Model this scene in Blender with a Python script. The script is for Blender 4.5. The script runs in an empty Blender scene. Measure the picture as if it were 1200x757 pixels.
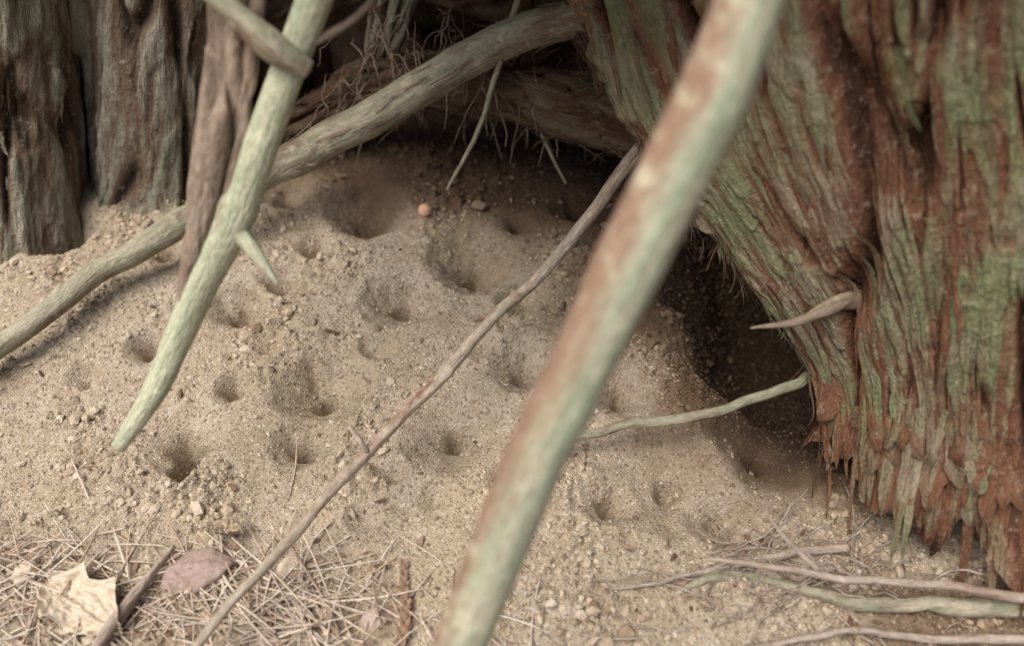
import bpy, math, random
import numpy as np
from mathutils import Vector
random.seed(7); rng=np.random.default_rng(11)
sc=bpy.context.scene
sc.view_settings.view_transform='Standard'; sc.view_settings.look='None'; sc.view_settings.exposure=0
# scale of the scene: 1 unit = 10 cm

# ------------------------------------------------------------ noise
_perm=rng.permutation(256); _perm=np.concatenate([_perm,_perm])
_g=np.array([(1,1,0),(-1,1,0),(1,-1,0),(-1,-1,0),(1,0,1),(-1,0,1),(1,0,-1),(-1,0,-1),(0,1,1),(0,-1,1),(0,1,-1),(0,-1,-1)],float)
def pn(x,y,z=0.0):
    x,y,z=np.broadcast_arrays(np.asarray(x,float),np.asarray(y,float),np.asarray(z,float))
    xi=np.floor(x).astype(int);yi=np.floor(y).astype(int);zi=np.floor(z).astype(int)
    xf=x-xi;yf=y-yi;zf=z-zi
    xi&=255;yi&=255;zi&=255
    fa=lambda t:t*t*t*(t*(t*6-15)+10)
    u,v,w=fa(xf),fa(yf),fa(zf)
    def c(i,j,k):
        h=_perm[_perm[_perm[(xi+i)&255]+((yi+j)&255)]+((zi+k)&255)]%12
        g=_g[h]
        return g[...,0]*(xf-i)+g[...,1]*(yf-j)+g[...,2]*(zf-k)
    L=lambda a,b,t:a+(b-a)*t
    return L(L(L(c(0,0,0),c(1,0,0),u),L(c(0,1,0),c(1,1,0),u),v),L(L(c(0,0,1),c(1,0,1),u),L(c(0,1,1),c(1,1,1),u),v),w)
def fbm(x,y,z=0.0,o=4):
    s=0;a=1
    for i in range(o):
        s=s+a*pn(x*2**i+i*13.1,y*2**i+i*7.7,z*2**i if not np.isscalar(z) else z+i*3.3); a*=.5
    return s
def sst(a,b,x):
    t=np.clip((x-a)/(b-a),0,1); return t*t*(3-2*t)

# ------------------------------------------------------------ mesh helpers
def mk(name,V,F,mat,attrs=None,parent=None,smooth=True):
    me=bpy.data.meshes.new(name)
    me.from_pydata(np.asarray(V).tolist(),[],[tuple(f) for f in (F.tolist() if hasattr(F,'tolist') else F)])
    if smooth: me.polygons.foreach_set('use_smooth',[True]*len(me.polygons))
    for k,a in (attrs or {}).items():
        a=np.asarray(a,np.float32)
        if a.ndim==1:
            at=me.attributes.new(k,'FLOAT','POINT'); at.data.foreach_set('value',a)
        else:
            at=me.attributes.new(k,'FLOAT_VECTOR','POINT'); at.data.foreach_set('vector',a.ravel())
    me.materials.append(mat); me.update()
    ob=bpy.data.objects.new(name,me); sc.collection.objects.link(ob)
    if parent: ob.parent=parent
    return ob
def empty(name):
    e=bpy.data.objects.new(name,None); sc.collection.objects.link(e); return e
def gridF(nv,nu,closed):
    i=np.arange(nv-1)[:,None]; j=np.arange(nu if closed else nu-1)[None,:]
    a=i*nu+j; b=i*nu+(j+1)%nu
    return np.stack([a,b,b+nu,a+nu],-1).reshape(-1,4)
def cr(P,t,closed=False):
    P=np.asarray(P,float);K=len(P);t=np.asarray(t,float)
    i=np.floor(t).astype(int)
    if not closed: i=np.clip(i,0,K-2)
    f=(t-i)
    def G(k):
        if closed: return P[k%K]
        lo=(k<0);hi=(k>K-1)
        r=P[np.clip(k,0,K-1)].copy()
        r[lo]=2*P[0]-P[1]; r[hi]=2*P[-1]-P[-2]
        return r
    p0,p1,p2,p3=G(i-1),G(i),G(i+1),G(i+2)
    f=f.reshape(f.shape+(1,)*(P.ndim-1))
    return .5*((2*p1)+(-p0+p2)*f+(2*p0-5*p1+4*p2-p3)*f**2+(-p0+3*p1-3*p2+p3)*f**3)
def nrm(v): return v/np.maximum(np.linalg.norm(v,axis=-1,keepdims=True),1e-9)

# ------------------------------------------------------------ materials
def newmat(name,rough=.9):
    m=bpy.data.materials.new(name); m.use_nodes=True
    nt=m.node_tree; b=nt.nodes['Principled BSDF']; b.inputs['Roughness'].default_value=rough
    b.inputs['Specular IOR Level'].default_value=.2
    return m,nt,b
class N:
    def __init__(s,nt): s.nt=nt
    def n(s,t,**k):
        x=s.nt.nodes.new(t)
        for a,b in k.items(): setattr(x,a,b)
        return x
    def l(s,a,b): s.nt.links.new(a,b)
    def noise(s,vec,scale,detail=3,rough=.6,dist=0):
        x=s.n('ShaderNodeTexNoise'); x.inputs['Scale'].default_value=scale; x.inputs['Detail'].default_value=detail
        x.inputs['Roughness'].default_value=rough; x.inputs['Distortion'].default_value=dist
        if vec: s.l(vec,x.inputs['Vector'])
        return x.outputs['Fac']
    def map(s,vec,sc_):
        x=s.n('ShaderNodeMapping'); x.inputs['Scale'].default_value=sc_; s.l(vec,x.inputs['Vector']); return x.outputs[0]
    def rng(s,v,a,b,c=0,d=1):
        x=s.n('ShaderNodeMapRange'); s.l(v,x.inputs[0])
        for i,q in enumerate((a,b,c,d)): x.inputs[i+1].default_value=q
        return x.outputs[0]
    def mix(s,f,a,b,mode='MIX'):
        x=s.n('ShaderNodeMix',data_type='RGBA',blend_type=mode)
        if hasattr(f,'links'): s.l(f,x.inputs[0])
        else: x.inputs[0].default_value=f
        for q,i in ((a,6),(b,7)):
            if hasattr(q,'links'): s.l(q,x.inputs[i])
            else: x.inputs[i].default_value=(*q,1)
        return x.outputs[2]
    def math(s,op,a,b):
        x=s.n('ShaderNodeMath',operation=op)
        for q,i in ((a,0),(b,1)):
            if hasattr(q,'links'): s.l(q,x.inputs[i])
            else: x.inputs[i].default_value=q
        return x.outputs[0]
    def attr(s,name):
        x=s.n('ShaderNodeAttribute'); x.attribute_name=name; return x
    def bump(s,h,st,dist,nin=None):
        x=s.n('ShaderNodeBump'); x.inputs['Strength'].default_value=st; x.inputs['Distance'].default_value=dist
        s.l(h,x.inputs['Height'])
        if nin: s.l(nin,x.inputs['Normal'])
        return x.outputs[0]

def bark_mat(name,plate,plate2,inner,green,greenamt,inner_bias=0.0):
    m,nt,b=newmat(name); q=N(nt)
    gc=q.attr('gc').outputs['Vector']; cav=q.attr('cav').outputs['Fac']
    st=q.noise(q.map(gc,(7,7,.8)),1,5,.75,.1)
    fi=q.noise(q.map(gc,(34,34,4)),1,3,.7)
    pos=q.n('ShaderNodeNewGeometry').outputs['Position']
    sp=q.noise(pos,11,4,.75); sp2=q.noise(pos,.9,3,.6)
    c=q.mix(q.rng(q.math('ADD',st,q.math('MULTIPLY',sp,.5)),.60,.86),plate,plate2)
    g=q.math('MULTIPLY',q.rng(q.math('ADD',sp2,q.math('MULTIPLY',sp,.45)),.60,.82),greenamt)
    c=q.mix(g,c,green)
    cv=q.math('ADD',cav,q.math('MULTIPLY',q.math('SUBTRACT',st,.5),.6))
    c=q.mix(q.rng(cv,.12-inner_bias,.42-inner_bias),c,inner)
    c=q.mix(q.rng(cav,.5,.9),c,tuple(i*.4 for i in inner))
    c=q.mix(q.rng(fi,.35,.7,0,.7),c,q.mix(1,c,(.5,.42,.36),'MULTIPLY'))
    c=q.mix(q.rng(sp,.56,.72,0,.45),c,tuple(min(1,i*1.4) for i in plate))
    q.l(c,b.inputs['Base Color'])
    h=q.math('ADD',q.math('MULTIPLY',st,1.2),q.math('ADD',q.math('MULTIPLY',fi,.6),q.math('MULTIPLY',sp,.8)))
    q.l(q.bump(h,1.0,.09),b.inputs['Normal'])
    return m
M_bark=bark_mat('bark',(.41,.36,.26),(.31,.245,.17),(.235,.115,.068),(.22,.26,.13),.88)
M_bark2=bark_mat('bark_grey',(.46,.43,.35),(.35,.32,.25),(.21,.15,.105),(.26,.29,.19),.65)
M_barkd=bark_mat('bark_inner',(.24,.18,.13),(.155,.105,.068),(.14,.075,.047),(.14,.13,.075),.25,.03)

def branch_mat(name,pale,green,brown,br_amt,side=0.0,zl=.9,soft=.14):
    m,nt,b=newmat(name,.75); q=N(nt)
    a=q.attr('gc'); gc=a.outputs['Vector']
    n1=q.noise(q.map(gc,(3,3,zl)),1,4,.65,.3); n2=q.noise(q.map(gc,(14,14,1.6)),1,4,.7)
    n3=q.noise(q.map(gc,(30,30,12)),1,3,.7); n4=q.noise(gc,5,3,.6)
    sx=q.n('ShaderNodeSeparateXYZ'); q.l(gc,sx.inputs[0])
    c=q.mix(q.rng(n2,.4,.62),pale,green)
    f=q.math('SUBTRACT',n1,q.math('MULTIPLY',sx.outputs[0],side))
    c=q.mix(q.rng(f,.62-br_amt,.62+soft-br_amt,0,.9),c,brown)
    c=q.mix(q.rng(n4,.56,.70,0,.7),c,tuple(min(.8,i*1.3) for i in pale))
    c=q.mix(q.rng(n3,.35,.7,0,.65),c,q.mix(1,c,(.5,.42,.34),'MULTIPLY'))
    q.l(c,b.inputs['Base Color'])
    q.l(q.bump(q.math('ADD',n2,q.math('MULTIPLY',n3,.6)),.8,.04),b.inputs['Normal'])
    return m
M_br=branch_mat('dead_wood_green',(.46,.44,.33),(.31,.385,.27),(.30,.185,.13),.10,1.4,.4,.22)
M_fork=branch_mat('dead_wood_pale',(.55,.56,.41),(.42,.48,.33),(.32,.25,.17),.07)
M_forkb=branch_mat('dead_wood_brown',(.34,.27,.21),(.25,.19,.145),(.16,.105,.075),.12)
M_back=branch_mat('dead_wood_grey',(.42,.385,.30),(.29,.30,.205),(.20,.14,.10),.13)
M_twig=branch_mat('twig_bark',(.50,.43,.35),(.37,.32,.25),(.25,.13,.09),.13)
M_root=branch_mat('rootlet',(.47,.40,.34),(.36,.29,.24),(.23,.15,.11),.08)

# ------------------------------------------------------------ ground
PITS=[(-1.91,1.95,.58,.44),(-.50,1.04,.58,.46),(-1.33,.40,.48,.38),(-3.30,.26,.38,.36),(-2.85,.62,.26,.20),
(-2.12,-.88,.54,.36),(-2.20,-1.62,.33,.30),(-3.50,-1.55,.40,.16),(-.63,-1.48,.52,.28),(.14,-.60,.40,.30),(.10,.42,.30,.24),
(.98,-2.32,.28,.22),(1.6,-2.15,.62,.18),(-5.85,1.55,.5,.55),(-3.04,2.35,.36,.32),(-4.36,1.2,.25,.22),(-4.21,-.31,.25,.24),
(-.77,-2.30,.20,.10),(-3.1,-.9,.20,.17),(-1.51,-2.5,.15,.06),(2.05,-2.5,.34,.20),(2.6,-1.7,.5,.25),
(-6.2,-.8,.4,.2),(-2.28,-.62,.18,.10),(.9,2.2,.42,.3),(1.3,.2,.38,.2),(1.2,-1.0,.35,.2),
(-3.9,-1.0,.16,.11),(-.35,-.35,.20,.13),(-1.55,-.35,.18,.12),(-.1,-2.05,.17,.12),(-2.75,-.35,.15,.11),(-4.8,-.75,.2,.13),(-3.65,.95,.18,.13),(-2.5,1.25,.22,.15),(.05,1.75,.28,.18),(-1.2,-1.95,.16,.12)]
def gz0(x,y):
    base=.13*pn(x*.35,y*.35,5.)+.07*pn(x*.9+9,y*.9,2.)
    hx=x+.25*pn(x*1.3,y*1.3,14.); hy=y+.25*pn(x*1.3,y*1.3,15.)
    base=base-1.8*np.exp(-(((hx-3.40)/1.15)**2+((hy-.30)/1.55)**2)**1.5)-.30*sst(1.2,3.4,y+.3*x)
    wx=x+.08*pn(x*1.9,y*1.9,9.)+.05*pn(x*6,y*6,9.)+.02*pn(x*15,y*15,9.); wy=y+.08*pn(x*1.9,y*1.9,19.)+.05*pn(x*6,y*6,29.)+.02*pn(x*15,y*15,39.)
    h=base; sm=np.zeros_like(x)
    for i_,(px,py,R,D) in enumerate(PITS):
        r0=np.hypot(wx-px,wy-py); r=r0/R
        cone=np.clip(1.05-r,0,1.05)
        th=r0/(.065+.075*R)
        h=h-D*1.40*(cone**1.3)-(.16+.42*D)*np.exp(-th**2*1.2)*(D>.14)
        h=h+.020*np.exp(-((r-1.12)/.18)**2)*(.6+1.6*pn(x*1.9,y*1.9,i_*2.7))
        sm=np.maximum(sm,1-sst(.9,1.4,r))
    r=np.hypot((wx+3.38)/.19,(wy+1.76)/.30); h=h-.80*(1-sst(.35,1.1,r))   # deep hole with a collapsed wall
    patch=sst(-.18,.36,pn(x*.8+3,y*.8+1,7.)+.35*pn(x*2.3,y*2.3,4.))
    rough=(1-.92*sm)*(.24+.76*patch)
    cl=np.abs(pn(x*3.1,y*3.1,1.))*.12+np.abs(pn(x*6.3,y*6.3,3.))*.14
    cl=cl+.055*pn(x*12,y*12,3.)+.032*pn(x*24,y*24,3.)
    h=h+rough*cl+.007*pn(x*30,y*30,8.)
    return h,rough,sm
def axis(lo,hi,st,far):
    c=np.arange(lo,hi,st); g=[];d=st
    x=0
    while x<far: d*=1.25; x+=d; g.append(x)
    g=np.array(g)
    return np.concatenate([lo-g[::-1],c,hi+g-st+st])
X=axis(-8,6.2,.026,1500); Y=axis(-5.2,5.5,.027,1500)
XX,YY=np.meshgrid(X,Y)
Z,RO,SM=gz0(XX,YY)
def gz(x,y,full=False):
    x=np.asarray(x,float);y=np.asarray(y,float)
    i=np.clip(np.searchsorted(X,x)-1,0,len(X)-2); j=np.clip(np.searchsorted(Y,y)-1,0,len(Y)-2)
    fx=(x-X[i])/(X[i+1]-X[i]); fy=(y-Y[j])/(Y[j+1]-Y[j])
    b=lambda A:(A[j,i]*(1-fx)+A[j,i+1]*fx)*(1-fy)+(A[j+1,i]*(1-fx)+A[j+1,i+1]*fx)*fy
    return (b(Z),b(RO),b(SM)) if full else b(Z)
V=np.stack([XX,YY,Z],-1).reshape(-1,3)
m,nt,b=newmat('sandy_soil',.95); q=N(nt)
pos=q.n('ShaderNodeNewGeometry').outputs['Position']
n1=q.noise(pos,.55,3,.6); n2=q.noise(pos,3.2,4,.65); n3=q.noise(pos,48,3,.8)
vo=q.n('ShaderNodeTexVoronoi'); vo.inputs['Scale'].default_value=40; q.l(pos,vo.inputs['Vector'])
hs=q.n('ShaderNodeSeparateColor'); q.l(vo.outputs['Color'],hs.inputs[0])
hum_shade=q.attr('humus_shade').outputs['Fac']
c=q.mix(q.rng(n1,.38,.62),(.58,.48,.345),(.62,.525,.42))
c=q.mix(q.rng(n2,.42,.68,0,.65),c,(.43,.335,.23))
c=q.mix(q.rng(hum_shade,0,.6),c,(.24,.16,.10))
c=q.mix(q.rng(hum_shade,.5,1),c,(.075,.047,.030))  # near-black tone paints the hollow's shade into the soil
c=q.mix(q.rng(n3,.35,.7,0,.75),c,q.mix(1,c,(.52,.47,.41),'MULTIPLY'))
c=q.mix(q.math('MULTIPLY',q.rng(hs.outputs[0],.88,.92,0,.45),q.rng(hum_shade,0,.5,1,0)),c,(.74,.68,.59))
c=q.mix(q.rng(hs.outputs[1],.86,.90,0,.65),c,(.18,.125,.09))
q.l(c,b.inputs['Base Color'])
h=q.math('ADD',q.math('MULTIPLY',n3,.9),q.math('MULTIPLY',q.rng(vo.outputs['Distance'],0,.6,1,0),.35))
q.l(q.bump(h,.8,.05),b.inputs['Normal'])
M_soil=m
# decayed wood in the soil, plus painted-in shade below the hollow and the arch
hu_shade=sst(-.7,1.8,XX-1.1+.45*(YY+.8)+.6*pn(XX*1.1,YY*1.1,3.)+.2*pn(XX*4,YY*4,3.))*sst(-3.0,-1.5,YY)
hu_shade=np.maximum(hu_shade,.9*sst(.3,3.2,YY+.30*XX+.5*pn(XX*1.2,YY*1.2,6.)))
hu_shade=np.maximum(hu_shade,.5*sst(2.6,3.6,XX+.4*pn(XX*1.5,YY*1.5,8.))*sst(-2.9,-3.3,YY))
mk('ground',V,gridF(len(Y),len(X),False),M_soil,{'humus_shade':hu_shade.ravel()})

# ------------------------------------------------------------ grains / pebbles
def rand_mat(name,cols,rough=.9):
    m,nt,b=newmat(name,rough); q=N(nt)
    r=q.attr('rnd').outputs['Fac']; cr_=q.n('ShaderNodeValToRGB'); cr_.color_ramp.interpolation='LINEAR'
    e=cr_.color_ramp.elements
    while len(e)<len(cols): e.new(.5)
    for i,cc in enumerate(cols): e[i].position=i/(len(cols)-1); e[i].color=(*cc,1)
    q.l(r,cr_.inputs[0])
    pos=q.n('ShaderNodeNewGeometry').outputs['Position']; n=q.noise(pos,22,3,.7)
    c=q.mix(q.rng(n,.35,.65,0,.6),cr_.outputs[0],q.mix(1,cr_.outputs[0],(.6,.55,.5),'MULTIPLY'))
    q.l(c,b.inputs['Base Color']); q.l(q.bump(n,.5,.02),b.inputs['Normal'])
    return m
M_grain=rand_mat('soil_crumbs',[(.09,.06,.04),(.20,.14,.09),(.44,.35,.25),(.52,.43,.32),(.57,.48,.37),(.62,.54,.43)])
octv=np.array([(1,0,0),(-1,0,0),(0,1,0),(0,-1,0),(0,0,1),(0,0,-1)],float)
octf=np.array([(0,2,4),(2,1,4),(1,3,4),(3,0,4),(2,0,5),(1,2,5),(3,1,5),(0,3,5)])
t_=(1+5**.5)/2
icv=nrm(np.array([(-1,t_,0),(1,t_,0),(-1,-t_,0),(1,-t_,0),(0,-1,t_),(0,1,t_),(0,-1,-t_),(0,1,-t_),(t_,0,-1),(t_,0,1),(-t_,0,-1),(-t_,0,1)],float))
icf=np.array([(0,11,5),(0,5,1),(0,1,7),(0,7,10),(0,10,11),(1,5,9),(5,11,4),(11,10,2),(10,7,6),(7,1,8),(3,9,4),(3,4,2),(3,2,6),(3,6,8),(3,8,9),(4,9,5),(2,4,11),(6,2,10),(8,6,7),(9,8,1)])
def scatter(name,xy,size,bv,bf,mat,jit=.3,flat=.7,sink=.3):
    n=len(xy); z=gz(xy[:,0],xy[:,1])
    th=rng.uniform(0,6.28,n); c,s=np.cos(th),np.sin(th)
    v=bv[None]*(1+rng.uniform(-jit,jit,(n,len(bv),1)))
    sx=rng.uniform(.75,1.3,(n,1)); v=v*np.stack([sx,1/sx,np.full_like(sx,flat)],-1)
    v=v*size[:,None,None]
    vx=v[...,0]*c[:,None]-v[...,1]*s[:,None]; vy=v[...,0]*s[:,None]+v[...,1]*c[:,None]
    V=np.stack([vx+xy[:,:1],vy+xy[:,1:],v[...,2]+(z+size*(flat-sink)*.6)[:,None]],-1).reshape(-1,3)
    F=(bf[None]+(np.arange(n)*len(bv))[:,None,None]).reshape(-1,3)
    # crumbs share the colour of the soil they lie on: ones on the painted-dark soil take the dark end of the ramp
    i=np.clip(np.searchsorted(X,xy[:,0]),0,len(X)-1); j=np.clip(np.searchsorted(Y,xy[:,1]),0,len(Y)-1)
    hh=np.clip(hu_shade[j,i]*1.4,0,1)
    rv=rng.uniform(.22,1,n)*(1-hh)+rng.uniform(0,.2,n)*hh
    return mk(name,V,F,mat,{'rnd':np.repeat(rv,len(bv))},smooth=False)
def pick(n,x0,x1,y0,y1,keep):
    xy=np.stack([rng.uniform(x0,x1,n),rng.uniform(y0,y1,n)],-1)
    _,ro,sm=gz(xy[:,0],xy[:,1],True)
    return xy[rng.uniform(0,1,n)<keep(ro,sm,xy)]
xy=pick(100000,-7.5,6,-5,5,lambda ro,sm,p:.06+.85*ro)
scatter('soil_crumbs',xy,np.exp(rng.normal(-4.25,.37,len(xy))).clip(0,.035),octv,octf,M_grain)
xy=pick(7000,-7.5,6,-5,5,lambda ro,sm,p:(ro*1.1)**2*(1-.9*sm))
scatter('gravel',xy,np.exp(rng.normal(-3.5,.40,len(xy))).clip(0,.09),icv,icf,M_grain)

# ------------------------------------------------------------ bark surfaces
def bark_fn(s,t,z=0.,k=1.0,deep=1.0,fib=1.0):
    """s = distance across the grain, t = distance along; z second across coordinate (tubes)"""
    w=.13*pn(s*.6,t*.35,z*.6+3)+.025*pn(s*2.5,t*.8,z*2.5+6)
    s2=s+w; z2=z+w*.6 if not np.isscalar(z) else z
    n1=pn(s2*1.35*k,t*.18*k+4,z2*1.35*k+1); c1=np.exp(-(n1/.055)**2)*sst(-.35,.0,pn(s*1.1,t*.6,z+30.))
    n2=pn(s2*3.4*k+9,t*.36*k,z2*3.4*k+5); c2=np.exp(-(n2/.05)**2)*sst(-.1,.15,pn(s*1.7,t*.7,z+50.))
    e=.05*pn(s*9,t*5,z*9+70)
    pl=sst(-.05,.02,pn(s2*2.2*k,t*.38*k,z2*2.2*k+11)+e)
    pl2=sst(-.03,.02,pn(s2*5*k,t*.85*k,z2*5*k+15)+e*1.3)
    pl3=sst(-.03,.02,pn(s2*10*k,t*2.0*k,z2*10*k+25)+e)
    d=.10*pn(s*.8,t*.4,z*.8+20)+.045*pl+.035*pl2+.02*pl3
    d=d-deep*(.30*c1+.11*c2)
    f1=pn(s2*12,t*.8,z2*12+2); f2=pn(s2*26,t*1.8,z2*26+2); f3=pn(s2*9,t*6,z2*9+2)
    d=d+fib*(.026*f1+.018*f2+.012*f3)
    cav=np.clip(.95*c1+.55*c2+.20*(1-pl)+.13*(1-pl2)+.05*(1-pl3)-.35*f1,0,1)
    return d,cav
def gridnormals(P,closed):
    du=(np.roll(P,-1,1)-np.roll(P,1,1)) if closed else np.gradient(P,axis=1)
    dv=np.gradient(P,axis=0)
    n=nrm(np.cross(du,dv))
    cen=P.mean(axis=1,keepdims=True)
    if (n*(P-cen)).sum(-1).mean()<0: n=-n
    return n

tree=empty('cedar_tree')
rows=[ # rings from the ground upward: back, inner side, left silhouette, front ... right, rear right
[(7,3,-.3),(5.6,2,-.6),(4.9,-.3,-.7),(3.2,-1.8,.2),(3.25,-2.5,.25),(3.6,-3.0,.22),(4.2,-3.3,.2),(5.2,-3.5,.2),(7.5,-1,.2)],
[(7,3.2,1.2),(5.6,2.4,1),(4.9,.2,.8),(3.12,-1.2,.7),(3.4,-1.7,.9),(3.75,-2.1,1.1),(4.2,-2.4,1.2),(5.3,-2.6,1.3),(7.4,-.5,1.3)],
[(6.8,3.6,2.2),(5.2,3.2,1.7),(4.3,1.0,1.3),(2.62,-.68,1.3),(3.0,-1.15,1.6),(3.5,-1.6,2.0),(4.0,-1.9,2.2),(5.1,-2.0,2.4),(7.2,0,2.4)],
[(6.6,4,3),(4.2,4,2.0),(3.0,1.6,1.6),(2.1,-.1,1.7),(2.5,-.65,2.3),(3.1,-1.2,2.8),(3.8,-1.5,3.1),(4.9,-1.6,3.2),(7,.4,3.2)],
[(6.4,4.5,4),(3.5,4.8,3),(1.9,2.6,2.0),(1.3,.6,2.2),(2.0,-.1,2.9),(2.7,-.8,3.6),(3.5,-1.1,3.9),(4.7,-1.2,3.9),(6.8,.6,4)],
[(6.2,5,4.8),(3,5.2,4),(1.1,3.2,3.1),(.8,1.5,3.1),(1.7,.6,3.7),(2.5,-.5,4.4),(3.3,-.9,4.7),(4.5,-.9,4.7),(6.6,.8,4.8)],
[(6,5.2,6),(3,5.4,5.2),(.9,3.4,4.2),(.5,2.2,4.4),(1.5,.9,4.9),(2.4,-.2,5.4),(3.2,-.7,5.7),(4.3,-.7,5.7),(6.4,1,5.8)],
[(5.6,4.8,10),(3,5.2,10),(1.3,3.8,10),(1.1,2.2,10),(1.9,1.2,10),(2.7,.6,10),(3.5,.4,10),(4.4,.6,10),(5.8,1.8,10)],
[(4.6,4.4,20),(3.2,4.6,20),(2.1,3.9,20),(1.9,3.0,20),(2.3,2.4,20),(2.8,2.0,20),(3.4,1.9,20),(4.0,2.0,20),(4.7,2.8,20)]]
C=np.array(rows,float)
ub=[]; 
for k in range(9): 
    n=110 if 3<=k<=6 else (70 if k==2 else 24)
    ub.append(k+np.arange(n)/n)
U=np.concatenate(ub); nu=len(U)
Cu=np.stack([cr(C[i],U,True) for i in range(len(C))])      # rows x nu x 3
T0=np.concatenate([np.linspace(0,5.3,430,endpoint=False),np.linspace(5.3,8,70)])
s_=U*.78
off=.50*np.clip(np.abs(pn(s_*1.7,.3,1.))*1.9+.20*np.abs(pn(s_*5,.7,2.)),0,1)
TT=T0[:,None]+off[None,:]*np.clip(1-T0[:,None]/1.1,0,1)
i=np.clip(np.floor(TT).astype(int),0,len(C)-2); f=(TT-i)[...,None]; J=np.arange(nu)[None,:]
g=lambda k:Cu[np.clip(k,0,len(C)-1),J]
p0,p1,p2,p3=g(i-1),g(i),g(i+1),g(i+2)
P=.5*((2*p1)+(-p0+p2)*f+(2*p0-5*p1+4*p2-p3)*f**2+(-p0+3*p1-3*p2+p3)*f**3)
Nn=gridnormals(P,True)
tt=TT*1.05; ss=np.broadcast_to(s_[None,:],TT.shape)
d,cav=bark_fn(ss,tt)
fl=np.clip(1-T0[:,None]/.9,0,1)**2            # torn plates flare out toward the lower edge
d=d+fl*(.22*sst(-.1,.3,pn(ss*2.4,tt*.5,44.))-.08)
lip=np.exp(-((U-2.9)/.25)**2)[None,:]          # ragged lip of the hollow
d=d+lip*(.16*pn(ss*2,tt*3.2,61.)+.10*pn(ss*3,tt*8,62.))
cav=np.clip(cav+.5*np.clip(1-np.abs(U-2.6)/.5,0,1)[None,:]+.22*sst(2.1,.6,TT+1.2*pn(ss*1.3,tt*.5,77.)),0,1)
PT=P+Nn*d[...,None]
gc=np.stack([ss,np.zeros_like(ss),tt],-1)
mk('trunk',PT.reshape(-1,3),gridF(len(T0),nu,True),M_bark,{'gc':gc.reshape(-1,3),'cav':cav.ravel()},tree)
TR=(PT,Nn,gc,cav)

def tube(name,pts,rad,mat,parent=None,nr=20,step=.05,bark=None,rough=.04,cap=True,knots=(),seed=0,ell=(1,1),wander=0.0,twist=0.0):
    pts=np.array(pts,float); rad=np.array(rad,float)
    L=np.linalg.norm(np.diff(pts,axis=0),axis=1); n=max(8,int(L.sum()/step))
    cum=np.concatenate([[0],np.cumsum(L)]); tq=np.interp(np.linspace(0,cum[-1],n),cum,np.arange(len(pts)))
    c=cr(pts,tq); r=np.maximum(cr(rad,tq),.004)
    arc=np.linspace(0,cum[-1],n)
    if wander>0:
        c=c+wander*np.stack([pn(arc*1.1,seed+.5,1.)+.25*pn(arc*3.1,seed+.5,1.),pn(arc*1.1,seed+.5,5.)+.25*pn(arc*3.1,seed,5.),pn(arc*1.1,seed+.5,9.)],-1)
    tg=nrm(np.gradient(c,axis=0))
    ax=int(np.argmin(np.abs(tg).mean(axis=0))); ref=np.zeros(3); ref[ax]=1.
    e1=nrm(ref-tg*(tg@ref)[:,None]); e2=np.cross(tg,e1)
    th=np.arange(nr)/nr*2*math.pi
    ct,stn=np.cos(th)[None,:],np.sin(th)[None,:]
    R=r[:,None]*np.ones((1,nr))
    for (ka,kth,kh,kw) in knots:
        R=R*(1+kh*np.exp(-((arc[:,None]-ka)/kw)**2)*(.4+.6*np.clip(np.cos(th[None,:]-kth),0,1)))
    tw=twist*arc[:,None]
    a=(ct*np.cos(tw)-stn*np.sin(tw))*R; bb=(stn*np.cos(tw)+ct*np.sin(tw))*R; tz=arc[:,None]*np.ones((1,nr))
    if bark:
        d,cav=bark_fn(a+seed*3.1,tz+seed*5.3,bb,bark[0],bark[1]); d=d*bark[2]
    else:
        rr=np.maximum(r[:,None],.02)
        k=.25/rr.clip(.03,.25)
        d=rr*rough*10*(.14*pn(a*k*4+seed,tz*.35*k+seed,bb*k*4)+.05*pn(a*k*12+seed,tz*.8*k,bb*k*12)+.10*pn(tz*.35*k+seed,a*k,bb*k))
        cav=np.zeros_like(d)
    R=R+d
    P=c[:,None,:]+e1[:,None,:]*(ct*R*ell[0])[...,None]+e2[:,None,:]*(stn*R*ell[1])[...,None]
    V=P.reshape(-1,3); F=gridF(n,nr,True).tolist(); gcg=np.stack([a,bb,tz+seed*3],-1); gcv=gcg.reshape(-1,3); cv=cav.ravel()
    if cap:
        V=np.concatenate([V,[c[0]-tg[0]*r[0]*.15],[c[-1]+tg[-1]*r[-1]*.25]]); m0=n*nr
        F+= [(m0,(j+1)%nr,j) for j in range(nr)]+[(m0+1,(n-1)*nr+j,(n-1)*nr+(j+1)%nr) for j in range(nr)]
        gcv=np.concatenate([gcv,[[0,0,seed*3],[0,0,arc[-1]+seed*3]]]); cv=np.concatenate([cv,[.3,.3]])
    ob=mk(name,V,F,mat,{'gc':gcv,'cav':cv},parent)
    return P,nrm(P-c[:,None,:]),gcg,cav

# rear trunk mass, arch root, hanging slabs of bark
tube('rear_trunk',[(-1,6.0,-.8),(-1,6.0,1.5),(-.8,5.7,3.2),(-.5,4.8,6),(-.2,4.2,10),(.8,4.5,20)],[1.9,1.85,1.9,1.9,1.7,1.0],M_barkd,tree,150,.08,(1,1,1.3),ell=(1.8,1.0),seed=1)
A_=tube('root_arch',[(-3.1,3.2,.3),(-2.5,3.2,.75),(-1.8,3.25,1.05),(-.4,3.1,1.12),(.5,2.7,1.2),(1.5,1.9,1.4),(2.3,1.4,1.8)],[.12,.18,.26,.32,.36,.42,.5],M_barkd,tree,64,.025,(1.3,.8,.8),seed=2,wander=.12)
A2=tube('upper_root',[(-3.4,4.3,1.6),(-2,4.3,2.0),(-.6,4.0,2.2),(.6,3.4,2.4),(1.6,2.7,2.9)],[.3,.35,.4,.45,.6],M_barkd,tree,64,.03,(1.3,1,1),seed=3,wander=.15)
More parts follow.
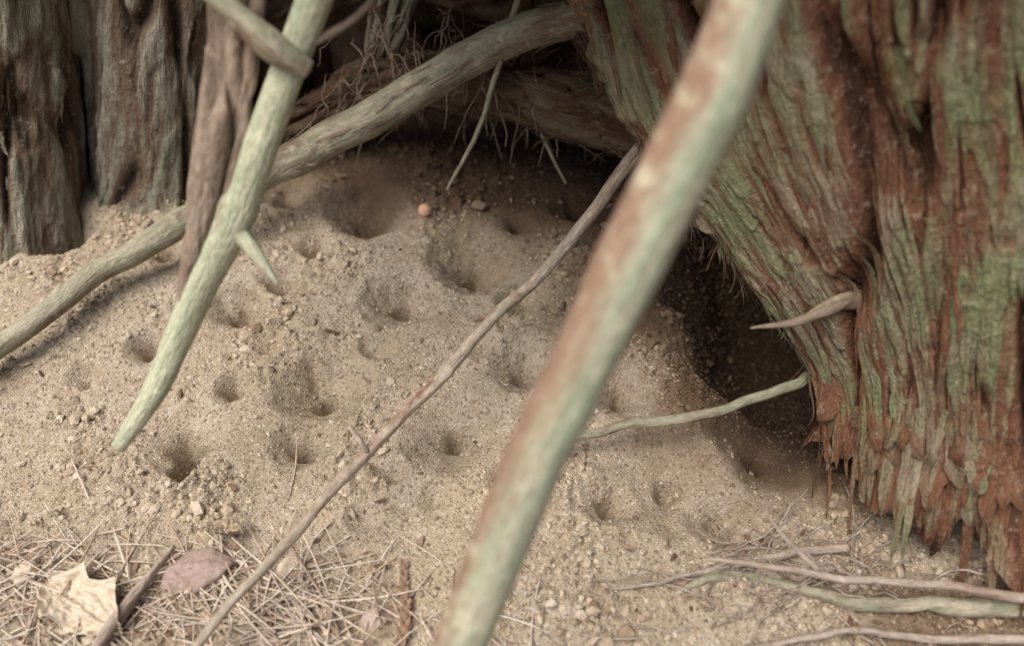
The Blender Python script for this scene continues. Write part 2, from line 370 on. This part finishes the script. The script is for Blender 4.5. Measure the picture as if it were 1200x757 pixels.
B_=tube('bark_slab_1',[(-1.2,4.1,3.2),(-1.38,3.78,2.39),(-1.64,3.35,1.61),(-1.85,3.1,1.05)],[.3,.26,.22,.1],M_bark2,tree,48,.025,(1.5,1,.6),seed=4,ell=(1,.5))
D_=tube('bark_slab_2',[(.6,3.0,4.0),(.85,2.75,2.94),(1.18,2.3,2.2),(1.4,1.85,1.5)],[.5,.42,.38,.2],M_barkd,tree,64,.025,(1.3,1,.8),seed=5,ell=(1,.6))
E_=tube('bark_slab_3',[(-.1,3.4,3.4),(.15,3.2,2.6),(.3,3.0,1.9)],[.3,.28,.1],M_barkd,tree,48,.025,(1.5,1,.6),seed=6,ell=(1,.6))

tree2=empty('cedar_tree.001')
S1=tube('trunk.001',[(-6.75,1.3,-1.2),(-6.65,1.9,-.1),(-6.25,2.6,1.5),(-5.9,3.1,3.2),(-5,4,8),(-4,4.6,16)],[1.10,.92,.80,.74,.6,.4],M_bark2,tree2,180,.035,(.9,.8,.7),seed=7)
S2=tube('second_stem',[(-4.95,2.2,-1.3),(-4.85,2.85,-.1),(-4.5,3.3,1.5),(-4.1,3.7,3.2),(-3.5,4.5,8),(-3,5,15)],[1.05,.92,.80,.74,.5,.3],M_bark2,tree2,180,.035,(.9,.8,.7),seed=8)
tube('third_stem',[(-3.9,4.6,-.4),(-3.4,4.5,1.5),(-2.9,4.6,3.5),(-2.2,5,8)],[.7,.5,.45,.4],M_barkd,tree2,90,.05,(1,1,1),seed=9)
S3=tube('fourth_stem',[(-5.85,3.5,-.6),(-5.5,3.8,1.5),(-5.1,4.1,3.5),(-4.6,4.8,8)],[.85,.8,.78,.6],M_bark2,tree2,120,.04,(1,1,1),seed=10)

# strips of bark peeling off
class Strips:
    def __init__(s): s.V=[];s.F=[];s.g=[];s.c=[];s.n=0
    def add(s,path,side,nor,w,seed,g0=None,cv=.0):
        n=len(path); m=4
        for k in range(n):
            u=k/(n-1); wk=w*(1-u**3*.85)*(1+.5*float(pn(u*5+seed,seed*.37,.5)))
            for j in range(m):
                q_=(j/(m-1)-.5)
                p=path[k]+side[k]*wk*q_*(1+.4*float(pn(u*9,seed+j*3.3,.5)))+nor[k]*(-abs(q_)*wk*.45)
                s.V.append(p); s.g.append((g0[0]+q_*w,g0[1],g0[2]+u*.8) if g0 is not None else (q_*w+seed,seed*.3,u*1.2+seed)); s.c.append(cv)
        for k in range(n-1):
            for j in range(m-1):
                a=s.n+k*m+j; s.F.append((a,a+1,a+1+m,a+m))
        s.n+=n*m
def peel(st,PN,jv,ju,length,w,lift,curl,seed,down=-1):
    P,Nn,Gc,Cv=PN
    nv_,nu_=P.shape[:2]; L=0;k=jv;last=None;pts=[];ns=[]
    while L<length and 0<=k<nv_:
        p=P[k,ju]; 
        if last is not None: L+=np.linalg.norm(p-last)
        last=p; pts.append(p); ns.append(Nn[k,ju]); k+=down
    if len(pts)<5: return
    pts=np.array(pts);ns=np.array(ns)
    cum=np.concatenate([[0],np.cumsum(np.linalg.norm(np.diff(pts,axis=0),axis=1))])
    tgt=np.linspace(0,cum[-1],12)
    path=np.stack([np.interp(tgt,cum,pts[:,a]) for a in range(3)],-1)
    path=np.stack([np.convolve(np.pad(path[:,a],2,'edge'),np.ones(5)/5,'valid') for a in range(3)],-1)
    nn=nrm(np.stack([np.interp(tgt,cum,ns[:,a]) for a in range(3)],-1)); 
    d0=nrm(path[-1]-path[0])
    if cum[-1]<length:
        ext=length-cum[-1]; e=np.linspace(0,1,12)[:,None]; path=path+d0*ext*e**2
    tg=nrm(np.gradient(path,axis=0)); sd=nrm(np.cross(tg,nn))
    u=np.linspace(0,1,12)[:,None]
    path=path+nn*(.015+lift*u**2)+sd*curl*u**2
    tg=nrm(np.gradient(path,axis=0)); sd=nrm(np.cross(tg,nn)); n2=nrm(np.cross(sd,tg))
    sg=np.sign((n2*nn).sum(-1,keepdims=True)); n2=n2*sg
    st.add(path,sd,n2,w,seed,Gc[jv,ju],min(.6,float(Cv[jv,ju])*.6+R.choice((.0,.05,.15,.3))))
def finish(st,name,mat,parent): 
    mk(name,np.array(st.V),st.F,mat,{'gc':np.array(st.g),'cav':np.array(st.c)},parent)
st=Strips(); vis=np.where((U>2.9)&(U<7.4))[0]; R=random.Random(3)
for k in range(190):
    ju=R.choice(vis); jv=R.randint(20,415)
    peel(st,TR,jv,ju,R.uniform(.3,1.3),R.uniform(.03,.10),R.uniform(.0,.06),R.uniform(-.06,.06),R.uniform(0,60))
edge=np.where((U>2.7)&(U<3.3))[0]
for k in range(150):   # lip of the hollow
    ju=R.choice(edge); jv=R.randint(110,340)
    peel(st,TR,jv,ju,R.uniform(.3,.9),R.uniform(.015,.07),R.uniform(.0,.25),R.uniform(-.28,.25),R.uniform(0,60))
for k in range(34):   # frayed lower edge
    ju=R.choice(vis); jv=R.randint(45,100)
    peel(st,TR,jv,ju,R.uniform(.35,.8),R.uniform(.10,.24),R.uniform(.0,.25),R.uniform(-.25,.1),R.uniform(0,60))
finish(st,'peeling_bark',M_bark,tree)
st=Strips()
for (PP,cnt,ln,cu) in ((A_,260,.6,.25),(A2,120,.6,.25),(B_,30,.5,.1),(D_,60,.6,.1),(E_,36,.5,.1)):
    nv_,nu_=PP[0].shape[:2]
    for k in range(cnt):
        peel(st,PP,R.randint(2,nv_-8),R.randrange(nu_),R.uniform(.2,ln+.2),R.uniform(.012,.08),R.uniform(0,.3),R.uniform(-cu,cu),R.uniform(0,60),R.choice((1,1,-1)))
finish(st,'root_fibres',M_barkd,tree)
st=Strips()
for PP in (S1,S2,S3):
    nv_,nu_=PP[0].shape[:2]
    for k in range(55):
        peel(st,PP,R.randint(14,110),R.randrange(nu_),R.uniform(.2,.8),R.uniform(.02,.08),R.uniform(0,.08),R.uniform(-.1,.1),R.uniform(0,60),-1)
finish(st,'peeling_bark.001',M_bark2,tree2)

# ------------------------------------------------------------ dead branches
tube('dead_branch',[(1.5,-1.9,6.3),(1.31,-2.19,5.61),(1.23,-2.32,5.36),(1.08,-2.58,5.02),(.87,-2.86,4.65),(.48,-3.37,3.96),(.15,-3.79,3.34),(-.16,-4.29,2.67),(-.42,-4.73,2.16),(-.7,-5.3,1.6)],
     [.165,.17,.178,.19,.195,.187,.18,.172,.165,.16],M_br,None,56,.02,knots=((1.6,1.5,.08,.15),(2.6,3.5,.08,.2),(3.5,.6,.08,.12)),rough=.03,seed=21)
fk=empty('forked_branch')
tube('main_stem',[(-1.2,0,5.3),(-1.35,-.26,4.61),(-1.53,-.41,4.22),(-1.80,-.69,3.73),(-2.17,-1.05,3.03),(-2.36,-1.27,2.72),(-2.61,-1.53,2.37),(-2.92,-1.82,1.87),(-3.15,-2.08,1.52),(-3.50,-2.39,1.13)],
     [.13,.135,.135,.13,.145,.165,.14,.12,.105,.065],M_fork,fk,40,.02,rough=.03,seed=22,knots=((2.9,3.2,.2,.12),))
tube('spur',[(-2.38,-1.25,2.82),(-2.25,-1.33,2.72),(-2.1,-1.47,2.61),(-1.95,-1.61,2.43)],[.12,.08,.055,.015],M_fork,fk,20,.015,rough=.03,seed=23)
tube('brown_stem',[(-2.1,.2,5.1),(-2.15,-.07,4.51),(-2.24,-.33,4.07),(-2.30,-.68,3.67),(-2.47,-1.08,3.10),(-2.62,-1.40,2.64),(-2.78,-1.64,2.26)],
     [.155,.16,.16,.155,.13,.10,.04],M_forkb,fk,48,.02,(2.2,1.2,.22),seed=24)
tube('brown_stem_split',[(-1.98,-.2,4.2),(-2.08,-.62,3.72),(-2.24,-.98,3.2),(-2.38,-1.28,2.85)],[.06,.065,.06,.04],M_forkb,fk,24,.02,(2.2,1,.12),seed=25)
tube('cross_stem',[(-2.9,-.2,4.75),(-2.34,-.40,4.44),(-2.02,-.62,4.25),(-1.79,-.72,4.07),(-1.55,-.75,3.9)],[.07,.075,.09,.11,.06],M_back,fk,32,.02,(2.,1,.12),seed=26)
tube('side_twig',[(-1.6,-.6,4.0),(-1.2,-.3,4.1),(-.8,.1,4.4)],[.04,.03,.02],M_forkb,fk,14,.03,seed=27)
FB=tube('fallen_branch',[(-6.9,-2.2,.15),(-6.1,-1.2,.3),(-5.6,-.6,.3),(-4.9,.3,.4),(-4.0,1.1,.55),(-3.0,1.7,.8),(-2.2,2.0,1.2),(-1.0,2.3,1.7),(0,2.6,2.1),(1.0,2.5,2.6),(1.7,2.4,3.0)],
     [.10,.11,.12,.13,.17,.20,.22,.22,.22,.21,.2],M_back,None,48,.03,rough=.04,seed=28,wander=.10,knots=((4.3,1,.15,.15),(6.0,2,.12,.2),(3.2,2,.10,.2)))
st=Strips(); nv_,nu_=FB[0].shape[:2]
for k in range(50):
    peel(st,FB,R.randint(int(nv_*.45),nv_-20),R.randrange(nu_),R.uniform(.2,.7),R.uniform(.015,.07),R.uniform(0,.14),R.uniform(-.08,.08),R.uniform(0,60),R.choice((1,-1)))
fo=bpy.data.objects['fallen_branch']
mk('bark_shreds',np.array(st.V),st.F,M_forkb,{'gc':np.array(st.g),'cav':np.array(st.c)},fo)
tw=empty('slender_branch')
tube('stem',[(-2.9,-4.6,.4),(-2.66,-4.14,.57),(-2.00,-3.15,.75),(-1.34,-2.27,.84),(-.67,-1.42,.89),(0,-.53,.99),(.74,.32,1.18),(1.24,.90,1.54),(1.58,1.18,1.90)],
     [.035,.04,.046,.055,.06,.065,.07,.075,.08],M_twig,tw,20,.025,seed=29,wander=.06,knots=((2.6,0,.5,.06),(4.0,0,.5,.06),(5.1,0,.3,.05)),rough=.05)
tube('side_shoot',[(-1.34,-2.27,.86),(-1.42,-2.2,1.0),(-1.5,-2.12,1.03),(-1.52,-2.2,.9)],[.03,.025,.022,.012],M_twig,tw,10,.02,seed=30)
tube('root',[(.3,-1.95,.05),(.7,-1.9,.3),(1.3,-1.7,.45),(2.2,-1.5,.5),(2.7,-1.4,.6),(3.2,-1.1,.6),(3.8,-.8,.6)],[.03,.04,.05,.05,.055,.06,.08],M_back,None,20,.03,seed=31,wander=.16,rough=.05)
tube('root.001',[(1.77,-3.07,.35),(2.3,-3.17,.40),(3.03,-3.30,.4),(3.83,-3.39,.4),(4.9,-3.44,.35)],[.02,.03,.035,.04,.05],M_root,None,16,.03,seed=32,wander=.06,rough=.05)
tube('root.002',[(1.3,-3.5,-.05),(1.5,-3.35,.02),(1.97,-3.17,.1),(2.78,-3.29,.12),(3.67,-3.43,.15),(4.9,-3.5,.2)],[.03,.05,.06,.065,.075,.09],M_back,None,28,.03,(2,1,.08),seed=33,wander=.10)
tube('root.003',[(1.6,-3.9,.0),(2.0,-3.8,.1),(2.7,-3.7,.2),(3.5,-3.7,.12),(4.9,-3.75,.1)],[.015,.025,.03,.035,.045],M_root,None,16,.03,seed=34,wander=.08,rough=.05)
tube('root.004',[(2.3,-2.8,.7),(2.5,-3.0,.52),(2.75,-3.22,.36)],[.015,.02,.025],M_root,None,10,.03,seed=35,wander=.04)
tube('root.005',[(.8,-3.2,.03),(1.5,-3.1,.1),(2.2,-3.0,.12),(3.1,-2.9,.2)],[.012,.022,.035,.045],M_root,None,12,.03,seed=36,wander=.14)
tube('hanging_twig',[(.1,2.8,2.5),(0,2.6,2.2),(-.15,2.4,1.8),(-.4,2.0,1.3),(-.8,1.7,.6)],[.04,.04,.035,.03,.02],M_back,None,12,.03,seed=37,wander=.06)
tube('hanging_twig.001',[(0,2.8,1.4),(.3,2.4,.95),(.7,2.0,.4)],[.03,.03,.015],M_back,None,10,.03,seed=38,wander=.06)
tube('hanging_twig.002',[(.3,2.9,1.4),(.2,2.7,1.0),(.2,2.55,.55)],[.03,.02,.012],M_back,None,10,.03,seed=39,wander=.04)
tube('broken_twig',[(3.4,-1.0,1.6),(3.0,-1.22,1.72),(2.6,-1.35,1.62),(2.2,-1.4,1.6)],[.12,.08,.04,.012],M_forkb,None,20,.02,(3,1,.08),seed=40)

# fine roots
Vs=[];Fs=[];Gs=[];Cs=[];cnt=0
def thin(path,r,seed,sides=4):
    global cnt
    path=np.array(path);n=len(path);tg=nrm(np.gradient(path,axis=0));ref=np.array([.13,.2,1.]);e1=nrm(np.cross(tg,ref));e2=np.cross(tg,e1)
    for k in range(n):
        rr=r*(1-.6*abs(2*k/(n-1)-1)**3)
        for j in range(sides):
            a=j/sides*6.283
            Vs.append(path[k]+e1[k]*math.cos(a)*rr+e2[k]*math.sin(a)*rr); Gs.append((math.cos(a)*r+seed,math.sin(a)*r,k*.1+seed)); Cs.append(seed%1)
    for k in range(n-1):
        for j in range(sides):
            a=cnt+k*sides+j;b_=cnt+k*sides+(j+1)%sides
            Fs.append((a,b_,b_+sides,a+sides))
    cnt+=n*sides
def froot(x,y,z0,ang,L,r,arch):
    sd=R.uniform(0,99);p=[]
    for i_ in range(14):
        u=i_/13; xx=x+L*u*math.cos(ang)+.12*float(pn(u*3,sd,.5));yy=y+L*u*math.sin(ang)+.16*float(pn(u*3,sd,4.5))
        zz=float(gz(xx,yy))+.02 if z0 is None else z0-L*.8*u+.1*float(pn(u*4,sd,8.))
        p.append((xx,yy,zz+arch*math.sin(u*3.1)))
    thin(p,r,sd)
for k in range(80):
    froot(R.gauss(2.6,.6),R.gauss(-3.15,.25),None,R.gauss(.1,.5)+(math.pi if R.random()<.3 else 0),R.uniform(.3,1.1),R.uniform(.005,.013),.22*R.random()**3)
mk('fine_roots',np.array(Vs),Fs,M_root,{'gc':np.array(Gs),'cav':np.array(Cs)*0})
Vs=[];Fs=[];Gs=[];Cs=[];cnt=0
for k in range(120):   # hanging from the arch and the upper root
    froot(R.uniform(-2.5,1.6),R.uniform(2.6,3.4),R.uniform(1.0,2.2),R.uniform(3.5,6),R.uniform(.3,.9),R.uniform(.005,.014),.1)
mk('fine_roots.001',np.array(Vs),Fs,M_forkb,{'gc':np.array(Gs),'cav':np.array(Cs)*0})

# ------------------------------------------------------------ litter
M_needle=rand_mat('dry_needles',[(.34,.22,.15),(.55,.44,.33),(.70,.60,.48),(.68,.57,.48),(.46,.36,.28),(.76,.69,.60)],.6)
Vs=[];Fs=[];Gs=[];Cs=[];cnt=0
def needle(x,y,ang,L,r,zb):
    sd=R.uniform(0,99);p=[];bend=R.uniform(-.25,.25);til=R.uniform(-.12,.12)
    zm=max(float(gz(x+L*q_*math.cos(ang),y+L*q_*math.sin(ang))) for q_ in (-.4,0,.4))
    for i_ in range(6):
        u=i_/5-.5;a=ang+bend*u
        p.append((x+L*u*math.cos(a),y+L*u*math.sin(a),zm+zb+til*u*L+.01))
    thin(p,r,sd,3)
for k in range(560):
    m_=R.random()
    if m_<.45: x,y=R.gauss(-2.3,.6),R.gauss(-3.35,.28)
    elif m_<.72: x,y=R.gauss(-4.3,.5),R.gauss(-3.2,.4)
    elif m_<.95: x,y=R.uniform(-6,-1.1),R.gauss(-4.0,.3)
    else: x,y=R.uniform(-5.5,1),R.uniform(-4,-1.8)
    if y>-2.75 and R.random()<.8: y-=.8
    needle(x,y,R.gauss(-.35,.75)if R.random()<.6 else R.uniform(0,3.14),R.uniform(.25,1.05),R.uniform(.006,.013),R.uniform(0,.07))
mk('pine_needle_litter',np.array(Vs),Fs,M_needle,{'rnd':np.array(Cs)})
Vs=[];Fs=[];Cs=[]
for k in range(750):
    m_=R.random()
    if m_<.35: x,y=R.gauss(-2.9,1.3),R.gauss(-3.5,.35)
    elif m_<.58: x,y=R.gauss(2.6,.8),R.gauss(-3.1,.35)
    elif m_<.72: x,y=R.uniform(-5,2.5),R.uniform(2.0,3.6)
    else: x,y=R.uniform(-6.5,3),R.uniform(-4,3)
    s=R.uniform(.008,.028);el=R.uniform(1,3.5);a=R.uniform(0,6.28);z=float(gz(x,y))+.012;b0=len(Vs);n=6;rv=R.random()
    for j in range(n):
        t=j/n*6.283;px_=math.cos(t)*s*el*R.uniform(.7,1.2);py_=math.sin(t)*s*R.uniform(.7,1.2)
        Vs.append((x+px_*math.cos(a)-py_*math.sin(a),y+px_*math.sin(a)+py_*math.cos(a),z+R.uniform(0,.04)));Cs.append(rv)
    Vs.append((x,y,z+.03));Cs.append(rv)
    Fs+=[(b0+j,b0+(j+1)%n,b0+n) for j in range(n)]
M_chip=rand_mat('bark_chips',[(.12,.07,.05),(.26,.16,.11),(.34,.25,.18),(.22,.17,.13),(.48,.40,.31)])
mk('bark_chips',np.array(Vs),Fs,M_chip,{'rnd':np.array(Cs)},smooth=False)

def blob(name,cx,cy,cz,sx,sy,sz,rot,mat,amp=.25,fr=1.5,rnd=.5,res=40,tilt=0,facet=0):
    th=np.linspace(0,2*math.pi,res*2,endpoint=False)[None,:];ph=np.linspace(.02,math.pi-.02,res)[:,None]
    x=np.sin(ph)*np.cos(th);y=np.sin(ph)*np.sin(th);z=np.cos(ph)*np.ones_like(th)
    r=1+amp*fbm(x*fr+cx*3,y*fr+cy*3,z*fr,4)
    if facet:
        for i_ in range(facet):
            a=nrm(np.array([[R.gauss(0,1),R.gauss(0,1),R.gauss(0,.7)]]))[0]; h=R.uniform(.6,.85)
            dt=(x*a[0]+y*a[1]+z*a[2]); r=np.where(dt*r>h,h/np.maximum(dt,.01),r)
        r=r+.04*pn(x*6,y*6,z*6)
    X_,Y_,Z_=x*r*sx,y*r*sy,z*r*sz
    Z_=Z_+X_*tilt
    V=np.stack([cx+X_*math.cos(rot)-Y_*math.sin(rot),cy+X_*math.sin(rot)+Y_*math.cos(rot),cz+Z_],-1).reshape(-1,3)
    return mk(name,V,gridF(res,res*2,True),mat,{'rnd':np.full(len(V),rnd)})
M_stone=rand_mat('stone_mat',[(.34,.25,.22),(.38,.29,.25),(.46,.36,.31)],.7)
M_berry=rand_mat('berry_mat',[(.80,.50,.34),(.80,.50,.34)],.5)
blob('stone',-2.95,-3.12,.06,.42,.26,.18,.2,M_stone,.15,1.2,.4,facet=9)
blob('stone.001',-2.1,-3.05,.04,.16,.12,.12,.9,M_grain,.15,1.2,.75,24,facet=7)
blob('stone.002',-1.25,-3.55,.04,.18,.13,.12,.3,M_stone,.15,1.2,.9,24,facet=7)
blob('stone.003',-4.55,-3.1,.04,.16,.11,.10,1.3,M_grain,.15,1.2,.95,24,facet=7)
blob('berry',-1.12,1.75,float(gz(-1.12,1.75))+.06,.09,.085,.085,0,M_berry,.06,1.5,.5,20)

def leaf(name,cx,cy,L,W_,rot,seed,mat,cz=.1):
    n=60;m_=40;u=np.linspace(0,1,n)[:,None];v=np.linspace(-1,1,m_)[None,:]
    wd=W_*np.sin(math.pi*np.clip(u,0.02,.98)**.75)**.7*(1+.45*pn(u*5+seed,np.sign(v)*2,seed)+.2*pn(u*14+seed,np.sign(v)*2,seed))
    x=(u-.5)*L+.04*pn(v*3,u*3,seed);y=v*wd
    z=.16*np.abs(v)**3*(.6+pn(u*3,np.sign(v),seed))+.10*pn(u*2.4+seed,v*1.3,seed)+.05*pn(u*7,v*5,seed+3.)+.03*pn(u*16,v*11,seed)-.03*np.exp(-(v/.05)**2)
    V=np.stack([cx+x*math.cos(rot)-y*math.sin(rot),cy+x*math.sin(rot)+y*math.cos(rot),cz+z],-1).reshape(-1,3)
    return mk(name,V,gridF(n,m_,False),mat,{'rnd':np.full(n*m_,.5)})
M_leaf=rand_mat('dry_leaf_mat',[(.60,.51,.40),(.62,.53,.42)],.6)
leaf('dry_leaf',-3.85,-3.45,.95,.30,-.5,3.3,M_leaf,.16)
leaf('dry_leaf.001',-2.72,-2.70,.35,.08,-.2,8.3,M_grain,.10)
tube('wood_splinter',[(-3.62,-3.85,.16),(-3.5,-3.6,.2),(-3.38,-3.3,.18),(-3.2,-2.85,.12)],[.07,.09,.06,.015],M_root,None,24,.02,(3,1.2,.12),seed=50,ell=(1,.6))
sp=Strips()
for k in range(60):
    u=k/59; c0=np.array([-.98+.03*math.sin(u*5),-3.85+.85*u,.10+.03*math.sin(u*4)]); a=k*2.4
    dr=np.array([math.cos(a)*.6,.7,math.sin(a)*.6]); dr/=np.linalg.norm(dr)
    L=.10*(1-.4*u); path=np.array([c0+dr*L*i_/4 for i_ in range(5)]); sdv=nrm(np.cross(dr,[0.1,.2,1.]));nr_=nrm(np.cross(sdv,dr))
    sp.add(path,np.repeat(sdv[None],5,0),np.repeat(nr_[None],5,0),.05,k*1.7)
mk('dry_conifer_sprig',np.array(sp.V),sp.F,M_chip,{'rnd':np.full(len(sp.V),.3)})
Vs=[];Fs=[]
for k in range(9):
    a=R.uniform(0,6.28);L=R.uniform(.08,.2);b0=len(Vs);x,y=.62+R.gauss(0,.04),-3.43+R.gauss(0,.05)
    for i_ in range(5):
        u=i_/4;w=.014*(1-u*.8);px_,py_=x+math.cos(a)*L*u*.6,y+math.sin(a)*L*u*.6;z=.05+L*u*(1.2-.5*u)
        Vs+=[(px_-math.sin(a)*w,py_+math.cos(a)*w,z),(px_+math.sin(a)*w,py_-math.cos(a)*w,z)]
    Fs+=[(b0+2*i_,b0+2*i_+1,b0+2*i_+3,b0+2*i_+2) for i_ in range(4)]
M_green=rand_mat('sprout_mat',[(.10,.17,.05),(.10,.17,.05)])
mk('grass_sprout',np.array(Vs),Fs,M_green,{'rnd':np.full(len(Vs),.5)})

# unseen leaf clumps added to block light: high ones and a low skirt
K1,K2=90,110
c1=np.stack([rng.uniform(-4.5,8,K1),rng.uniform(-.2,7,K1),rng.uniform(8.6,11.5,K1)],-1)
y2=rng.uniform(-.9,4.2,K2); x2=rng.uniform(-2.6,3.4,K2); z2=5.3-.53*y2+rng.uniform(.2,1.5,K2)
c2=np.stack([x2,y2,z2],-1)
n1_,n2_=9000,11000
p=np.concatenate([c1[rng.integers(0,K1,n1_)]+rng.normal(0,1,(n1_,3))*np.array([.8,.55,.45]),
                  c2[rng.integers(0,K2,n2_)]+np.clip(rng.normal(0,1,(n2_,3)),-1.6,1.6)*np.array([.33,.28,.22])])
n=len(p)
dv=nrm(rng.normal(0,1,(n,3))); sv=nrm(np.cross(dv,rng.normal(0,1,(n,3))))
Lq=rng.uniform(.2,.45,(n,1)); Lq[n1_:]*=.5
V=np.stack([p-dv*Lq,p+sv*Lq*.4,p+dv*Lq,p-sv*Lq*.4],1).reshape(-1,3)
M_shade_fol=rand_mat('shade_foliage_mat',[(.04,.07,.03),(.07,.11,.04),(.06,.09,.03)])
mk('shade_foliage',V,np.arange(n*4).reshape(-1,4),M_shade_fol,{'rnd':np.repeat(rng.uniform(0,1,n),4)},tree)

# ------------------------------------------------------------ light, world, camera
w=bpy.data.worlds.new('World'); sc.world=w; w.use_nodes=True
el,az=math.radians(68),math.radians(242)   # hazy sun, high on the left
sk=w.node_tree.nodes.new('ShaderNodeTexSky'); sk.sky_type='NISHITA'; sk.sun_disc=False; sk.sun_elevation=el; sk.sun_rotation=az
sk.dust_density=5; sk.ozone_density=.6
bg=w.node_tree.nodes['Background']; bg.inputs[1].default_value=.09; w.node_tree.links.new(sk.outputs[0],bg.inputs[0])
sd=Vector((math.sin(az)*math.cos(el),math.cos(az)*math.cos(el),math.sin(el)))
l=bpy.data.lights.new('sun','SUN'); l.energy=4.6; l.angle=math.radians(48); l.color=(1,.95,.88)
so=bpy.data.objects.new('sun',l); sc.collection.objects.link(so); so.rotation_euler=sd.to_track_quat('Z','Y').to_euler(); so.location=sd*40
cam=bpy.data.cameras.new('camera'); co=bpy.data.objects.new('camera',cam); sc.collection.objects.link(co)
co.location=(0,-6.428,7.660); co.rotation_euler=(math.radians(40),0,0)
cam.lens=30; cam.sensor_width=36; cam.clip_start=.1; cam.clip_end=5000
cam.dof.use_dof=True; cam.dof.focus_distance=9.0; cam.dof.aperture_fstop=.24
sc.camera=co
print('done')
